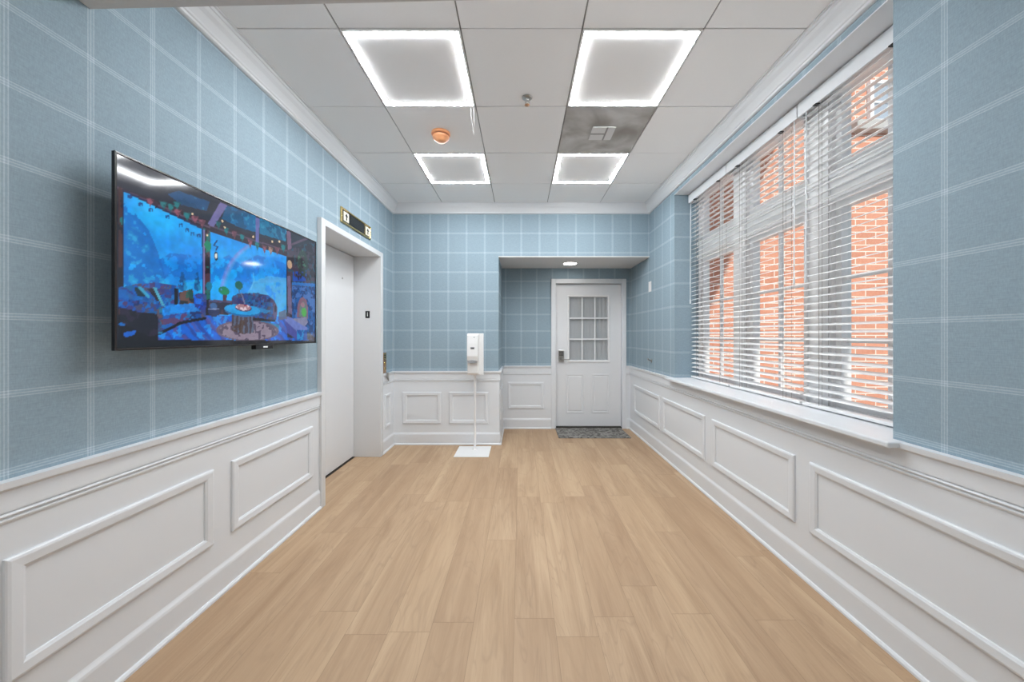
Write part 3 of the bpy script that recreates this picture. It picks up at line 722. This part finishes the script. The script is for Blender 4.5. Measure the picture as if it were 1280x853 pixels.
# beamed roof
put(inpoly([(140, 186), (396, 297), (396, 345), (262, 291), (140, 240)]), (36, 40, 54))
for pts, c_ in (([(208, 240), (222, 236), (262, 250), (258, 262), (226, 254)], (20, 74, 120)), ([(283, 254), (320, 268), (320, 289), (302, 284), (277, 272)], (8, 98, 150)), ([(325, 270), (359, 286), (358, 301), (325, 291)], (10, 108, 150))):
    m_ = inpoly(pts); put(m_, c_); put(m_ & (A > .55), (6, 62, 100), .6); put(m_ & (B > .7), (60, 150, 180), .4)
put(inpoly([(140, 228), (262, 275), (365, 308), (365, 322), (262, 290), (140, 240)]), (44, 30, 42))
for p in (((140, 230), (262, 283)), ((262, 281), (362, 314))): put(stroke(p, .006), (98, 76, 100), .7)
put(inpoly([(275, 251), (284, 255), (267, 282), (259, 279)]), (104, 98, 150)); put(inpoly([(320, 270), (325, 272), (324, 303), (320, 302)]), (96, 98, 160)); put(inpoly([(359, 287), (364, 289), (366, 316), (361, 314)]), (110, 84, 110))
put(stroke([(365, 305), (388, 296)], .010), (84, 66, 84))
# windows
def sky(m_, lo, hi):
    k_ = np.clip((D-.25)*1.8, 0, 1)[..., None]; IMG[:] = np.where(m_[..., None], np.asarray(lo)*(1-k_)+np.asarray(hi)*k_, IMG)
wl_ = inpoly([(151, 235), (253, 285), (253, 385), (151, 395)]); sky(wl_, (6, 132, 224), (34, 184, 248))
wr_ = inpoly([(263, 289), (359, 320), (359, 398), (263, 398)]); sky(wr_, (4, 134, 226), (22, 174, 244))
tr = inpoly([(151, 250), (164, 262), (172, 272), (184, 286), (192, 305), (200, 325), (206, 350), (206, 380), (151, 390)])
put(wl_ & tr & (A > .40), (8, 96, 182), .8); put(wl_ & tr & (A > .58) & (B > .5), (20, 124, 190), .8); put(wl_ & tr & (B > .75), (60, 170, 210), .5)
put(wl_ & inpoly([(196, 326), (212, 316), (232, 318), (253, 316), (253, 350), (206, 352)]) & (D+A > .8), (6, 96, 190), .7)
for cx_, w_ in ((227, 6), (246, 4.5)):
    for k_ in range(4): put(wl_ & ell(cx_-w_*(.4+.2*k_), 340+k_*5, cx_+w_*(.4+.2*k_), 350+k_*5) & (B > .3), (10, 74, 132), .8)
put(wl_ & inpoly([(151, 345), (206, 345), (253, 352), (253, 390), (151, 390)]) & (B > .55), (40, 170, 210), .45)
put(wr_ & inpoly([(263, 330), (286, 318), (300, 330), (322, 318), (359, 330), (359, 352), (263, 360)]) & (A > .47), (6, 96, 196), .55)
put(wr_ & inpoly([(318, 352), (336, 345), (359, 348), (359, 398), (300, 398), (310, 366)]) & (A > .36), (86, 172, 220), .65)
put(wr_ & stroke([(317, 342), (318, 352), (314, 362)], .006), (110, 190, 240), .6)
for k_, (c_, o_) in enumerate((((160, 120, 200), 0), ((130, 140, 215), 2), ((90, 160, 225), 4))):
    put(wr_ & stroke([(276+o_, 362), (280+o_, 346), (287+o_, 330), (296+o_, 318), (309+o_, 307)], .012), c_, .45)
put(stroke([(151, 235), (253, 285), (253.5, 372)], .006), (30, 40, 80)); put(stroke([(151.5, 236), (151.5, 380)], .005), (18, 30, 60))
for i_, (u_, v_) in enumerate(((160, 242), (174, 252), (187, 259), (208, 268), (225, 279), (233, 285), (240, 290), (248, 292))):
    put(stroke([(u_-1.5, v_+3), (u_-1.5, v_), (u_+1.5, v_), (u_+1.5, v_+3)], .004), (6, 60, 130), .9)
# post between the windows
m_ = inpoly([(254, 284), (263, 288), (263, 378), (254, 378)]); put(m_, (30, 24, 34)); put(m_ & (A > .55), (96, 60, 70), .7); put(m_ & (B > .66), (20, 110, 100), .8)
put(stroke([(254.6, 287), (254.6, 376)], .0045), (120, 110, 160)); put(ell(255, 300, 264, 313), (14, 124, 90)); put(ell(257, 353, 265, 364), (20, 110, 140))
m_ = inpoly([(145, 230), (151, 234), (151, 428), (145, 428)]); put(m_, (24, 18, 26)); put(m_ & (A > .55), (78, 46, 46), .8); put(m_ & (B > .72), (20, 110, 110), .9)
put(ell(267.5, 314, 272.5, 326), (20, 40, 70)); put(ell(268.5, 316, 271.5, 323), (220, 225, 220)); put(stroke([(271, 300), (267, 306), (272, 308), (270, 312)], .005), (10, 50, 110))
# garland of leaves and pennants
G1 = [(186, 250, 'r'), (193, 253, 'd'), (203, 254, 't'), (212, 257, 't'), (221, 264, 'r'), (220, 254, 't'), (233, 268, 't'), (243, 272, 'r'), (252, 277, 'r'), (273, 280, 't'), (283, 287, 't'), (293, 292, 'r'), (303, 296, 't'), (313, 303, 'r'), (322, 306, 't'), (331, 310, 'r'), (339, 312, 'o'), (347, 312, 'r'), (355, 309, 't')]
PC = {'r': (104, 60, 74), 't': (16, 88, 94), 'd': (40, 30, 40), 'o': (120, 92, 82)}
for u_, v_, c_ in G1:
    w_ = 5 if u_ < 260 else 3.4
    put(inpoly([(u_-w_, v_-5), (u_+w_, v_-3), (u_+.3, v_+7)]), PC[c_], .9); put(ell(u_-w_*.8, v_-4, u_+w_*.6, v_+3) & (B > .45), tuple(int(x*1.35) for x in PC[c_]), .8)
for u_, v_ in ((278, 275), (281, 283), (317, 295), (341, 301), (350, 301), (240, 266), (259, 293)): put(ell(u_-1.2, v_-1.4, u_+1.2, v_+1.4), (250, 220, 170), .9)
# plank floor
m_ = inpoly([(145, 431), (396, 429), (396, 398), (262, 396), (240, 398), (195, 420), (145, 425)]); put(m_, (8, 92, 200))
st_ = vnoise(5, 40, 2, 9)
put(m_ & (np.sin((S*1.8+T*1.1)*70+A*5) > .35), (40, 60, 140), .75); put(m_ & (np.sin((S*1.8+T*1.1)*43+A*4) > .7), (96, 74, 140), .6); put(m_ & (A > .62), (20, 150, 235), .7)
put(inpoly([(312, 404), (330, 403), (350, 408), (348, 420), (330, 414)]), (6, 120, 150), .8)
put(inpoly([(145, 395), (196, 400), (196, 432), (145, 432)]), (16, 14, 24)); put(ell(146, 406, 155, 411), (20, 100, 180)); put(inpoly([(151, 419), (168, 416), (166, 422), (154, 425)]), (14, 90, 190))
# first sofa
PAL = [(16, 92, 170), (24, 130, 190), (84, 46, 92), (104, 76, 78), (22, 30, 74), (16, 110, 150), (60, 60, 120), (112, 54, 76), (10, 70, 140), (20, 100, 180)]
Q = cells(74, 46, PAL, 21); Q2 = cells(44, 30, PAL, 22); QQ = np.where((B > .5)[..., None], Q, Q2)*.7+.3*np.array((18, 96, 170))
def patch(pts, tint=(1, 1, 1), k_=1.0):
    m_ = inpoly(pts); IMG[:] = np.where(m_[..., None], QQ*np.asarray(tint)*k_, IMG); return m_
patch([(146, 368), (152, 360), (170, 356), (192, 354), (212, 357), (223, 359), (224, 385), (205, 388), (160, 380)], (.9, .9, 1))
put(inpoly([(217, 362), (222, 361), (222, 384), (217, 384)]), (18, 18, 30))
put(inpoly([(165, 361), (172, 360), (186, 372), (170, 372)]), (20, 46, 60)); put(stroke([(173, 361), (184, 373)], .008), (50, 150, 190))
put(inpoly([(182, 362), (194, 361), (204, 384), (196, 380)]), (34, 30, 44)); put(inpoly([(190, 361), (194, 361), (205, 385), (201, 384)]), (70, 160, 190))
m_ = inpoly([(223, 367), (240, 362), (243, 381), (224, 382)]); put(m_, (40, 44, 48)); put(m_ & (B > .5), (110, 76, 70), .8); put(m_ & (A > .6), (20, 90, 80), .7)
m_ = inpoly([(200, 388), (212, 383), (238, 381), (254, 382), (256, 393), (230, 397), (201, 405)]); IMG[:] = np.where(m_[..., None], QQ*.35+np.array((10, 120, 205))*.8, IMG)
patch([(201, 397), (228, 393), (256, 390), (256, 400), (240, 402), (198, 421)], (1, .9, 1))
put(stroke([(198, 420), (225, 406), (256, 400)], .009), (14, 14, 26))
patch([(241, 370), (247, 368), (257, 369), (258, 376), (256, 399), (252, 392), (243, 385)], (.6, .9, 1.2))
m_ = patch([(146, 360), (156, 360), (166, 371), (186, 375), (198, 379), (201, 386), (199, 396), (190, 394), (160, 392), (146, 388)], (.8, .8, .95)); put(m_ & inpoly([(146, 360), (166, 371), (198, 379), (196, 382), (146, 374)]), (14, 110, 190), .55)
put(inpoly([(147, 386), (170, 392), (196, 395), (196, 421), (186, 424), (147, 405)]), (22, 22, 36)); put(inpoly([(147, 386), (170, 392), (196, 395), (196, 421), (186, 424), (147, 405)]) & (A > .6), (44, 34, 58), .7)
patch([(195, 388), (201, 386), (203, 402), (201, 420), (197, 421)], (1.1, .9, .8))
# chest, pot, plants
put(inpoly([(261, 377), (292, 378), (292, 395), (261, 396)]), (30, 34, 60)); put(inpoly([(261, 376), (292, 377), (292, 380), (261, 379)]), (70, 70, 110))
put(inpoly([(261, 377), (292, 378), (292, 395), (261, 396)]) & (B > .6), (80, 50, 60), .7)
put(ell(259.5, 384, 274, 398), (28, 40, 80)); put(ell(262, 380, 271, 388), (50, 90, 140)); put(stroke([(260, 388), (273, 388)], .004), (110, 130, 170))
put(inpoly([(278, 367), (284, 367), (283, 378), (279, 378)]), (70, 46, 60)); put(ell(273, 359, 287, 370) & (B > .38), (10, 120, 90)); put(ell(277, 363, 284, 369), (20, 140, 80), .7)
put(stroke([(299, 364), (300, 380)], .004), (60, 80, 110))
# second sofa
patch([(290, 373), (297, 368), (322, 367), (336, 370), (344, 377), (347, 385), (346, 401), (330, 401), (290, 395)], (.8, .8, .9), .95)
m_ = inpoly([(318, 384), (332, 388), (340, 390), (334, 393), (316, 391)]); put(m_, (30, 130, 190), .8)
put(ell(342, 380, 347.5, 400), (90, 76, 110), .8); put(ell(343.5, 383, 346.5, 392), (30, 26, 44)); put(ell(290, 370, 297, 384), (60, 60, 110), .8); put(stroke([(302, 368), (306, 380)], .006), (170, 160, 180), .6)
put(ell(294, 352, 304, 363) & (B > .3), (8, 92, 84))
put(inpoly([(316, 399), (345, 401), (345, 404), (316, 403)]), (18, 20, 30))
# rug and table
m_ = ell(270, 402, 349.5, 429); put(m_, (136, 122, 140)); put(m_ & (B > .55), (64, 54, 76), .85); put(m_ & ~ell(274, 404, 346, 427.5), (90, 78, 100), .8)
m_ = inpoly([(290, 392), (316, 392), (318, 418), (304, 420), (290, 416)]); put(m_, (62, 52, 62)); put(m_ & (np.sin(S*260+A*8) > .2), (90, 110, 140), .7); put(m_ & (A > .6), (70, 46, 34), .7)
put(ell(280.5, 383, 326, 397.5), (8, 96, 160)); put(ell(280.5, 382, 326, 395), (16, 148, 215)); put(ell(294, 382, 315, 391), (60, 60, 100)); m_ = ell(295, 381.5, 314, 389.5); put(m_, (160, 120, 130)); put(m_ & (B > .5), (210, 190, 200)); put(m_ & (A > .6), (150, 50, 60))
# fireplace side
m_ = inpoly([(360, 312), (396, 300), (396, 428), (360, 424)]); put(m_, (36, 30, 44)); put(m_ & (A > .5), (72, 58, 76), .8); put(m_ & (B > .64), (30, 70, 90), .8)
put(ell(373, 312, 386, 345) & ~ell(377, 320, 382, 336), (34, 58, 50), .8); put(ell(373, 312, 386, 345) & (B > .6), (70, 120, 90), .7)
m_ = inpoly([(367, 340), (384, 338), (384, 352), (367, 352)]); put(m_ & (B > .42), (20, 70, 170), .9)
put(ell(360, 325, 366, 336), (230, 190, 150), .75); put(inpoly([(360, 345), (364, 345), (366, 395), (361, 392)]), (110, 96, 130), .9)
m_ = inpoly([(366, 358), (395, 359), (395, 424), (366, 402)]); put(m_, (10, 80, 150)); put(m_ & (B > .5), (14, 44, 96), .9); put(m_ & (A > .62), (70, 110, 180), .8)
put(inpoly([(366, 353), (396, 355), (396, 359), (366, 357)]), (34, 104, 180))
put(inpoly([(372, 398), (373, 382), (376, 374), (380, 372), (384, 376), (386, 386), (386, 400)]), (120, 84, 104)); put(inpoly([(375, 397), (376, 383), (380, 377), (384, 383), (385, 399)]), (90, 110, 110)); put(ell(378, 386, 384, 397), (70, 170, 60), .8); put(ell(377, 379, 382, 385), (170, 110, 130), .7)
put(inpoly([(357, 396), (366, 399), (385, 411), (385, 418), (372, 418), (357, 403)]), (96, 112, 180)); put(inpoly([(357, 402), (372, 416), (372, 427), (360, 418)]), (60, 64, 140)); put(inpoly([(366, 400), (384, 398), (386, 404), (382, 410)]), (120, 120, 150))
m_ = inpoly([(372, 414), (385, 414), (385, 427), (372, 427)]); put(m_, (8, 70, 150)); put(m_ & (B > .6), (16, 130, 190), .8)
put(inpoly([(349, 392), (358, 388), (360, 400), (349, 402)]), (90, 90, 110), .8)
# dark lower lip
put(inpoly([(141, 427.5), (200, 428), (396, 427.6), (396, 430), (141, 440)]), (10, 10, 18)); 
IMG = np.clip(IMG*(.92+.16*B[..., None]), 0, 255)/255
IMG = np.clip(IMG, 0, 1)
LIN = np.where(IMG <= .04045, IMG/12.92, ((IMG+.055)/1.055)**2.4)
yy = -L_/2+.008+(L_-.016)*S; zz = .010+(H_-.018)*T
co = np.stack([np.full(S.size, -.0015), yy.ravel(), zz.ravel()], 1)
ii = (np.arange(NT-1)[:, None]*NS+np.arange(NS-1)[None]).ravel()
faces = np.stack([ii, ii+1, ii+1+NS, ii+NS], 1)
me = bpy.data.meshes.new('screen'); me.from_pydata(co.tolist(), [], faces.tolist())
at = me.color_attributes.new('picture', 'FLOAT_COLOR', 'POINT')
at.data.foreach_set('color', np.concatenate([LIN.reshape(-1, 3), np.ones((S.size, 1))], 1).astype(np.float32).ravel())
m = bpy.data.materials.new('lit_screen_picture'); m.use_nodes = True; nt = m.node_tree; b = nt.nodes['Principled BSDF']
b.inputs['Base Color'].default_value = (.01, .01, .012, 1); b.inputs['Roughness'].default_value = .07; b.inputs['Specular IOR Level'].default_value = .8
an = nt.nodes.new('ShaderNodeAttribute'); an.attribute_name = 'picture'
nt.links.new(an.outputs['Color'], b.inputs['Emission Color']); b.inputs['Emission Strength'].default_value = 1.0
me.materials.append(m); o = bpy.data.objects.new('screen', me); C.objects.link(o); o.parent = tv
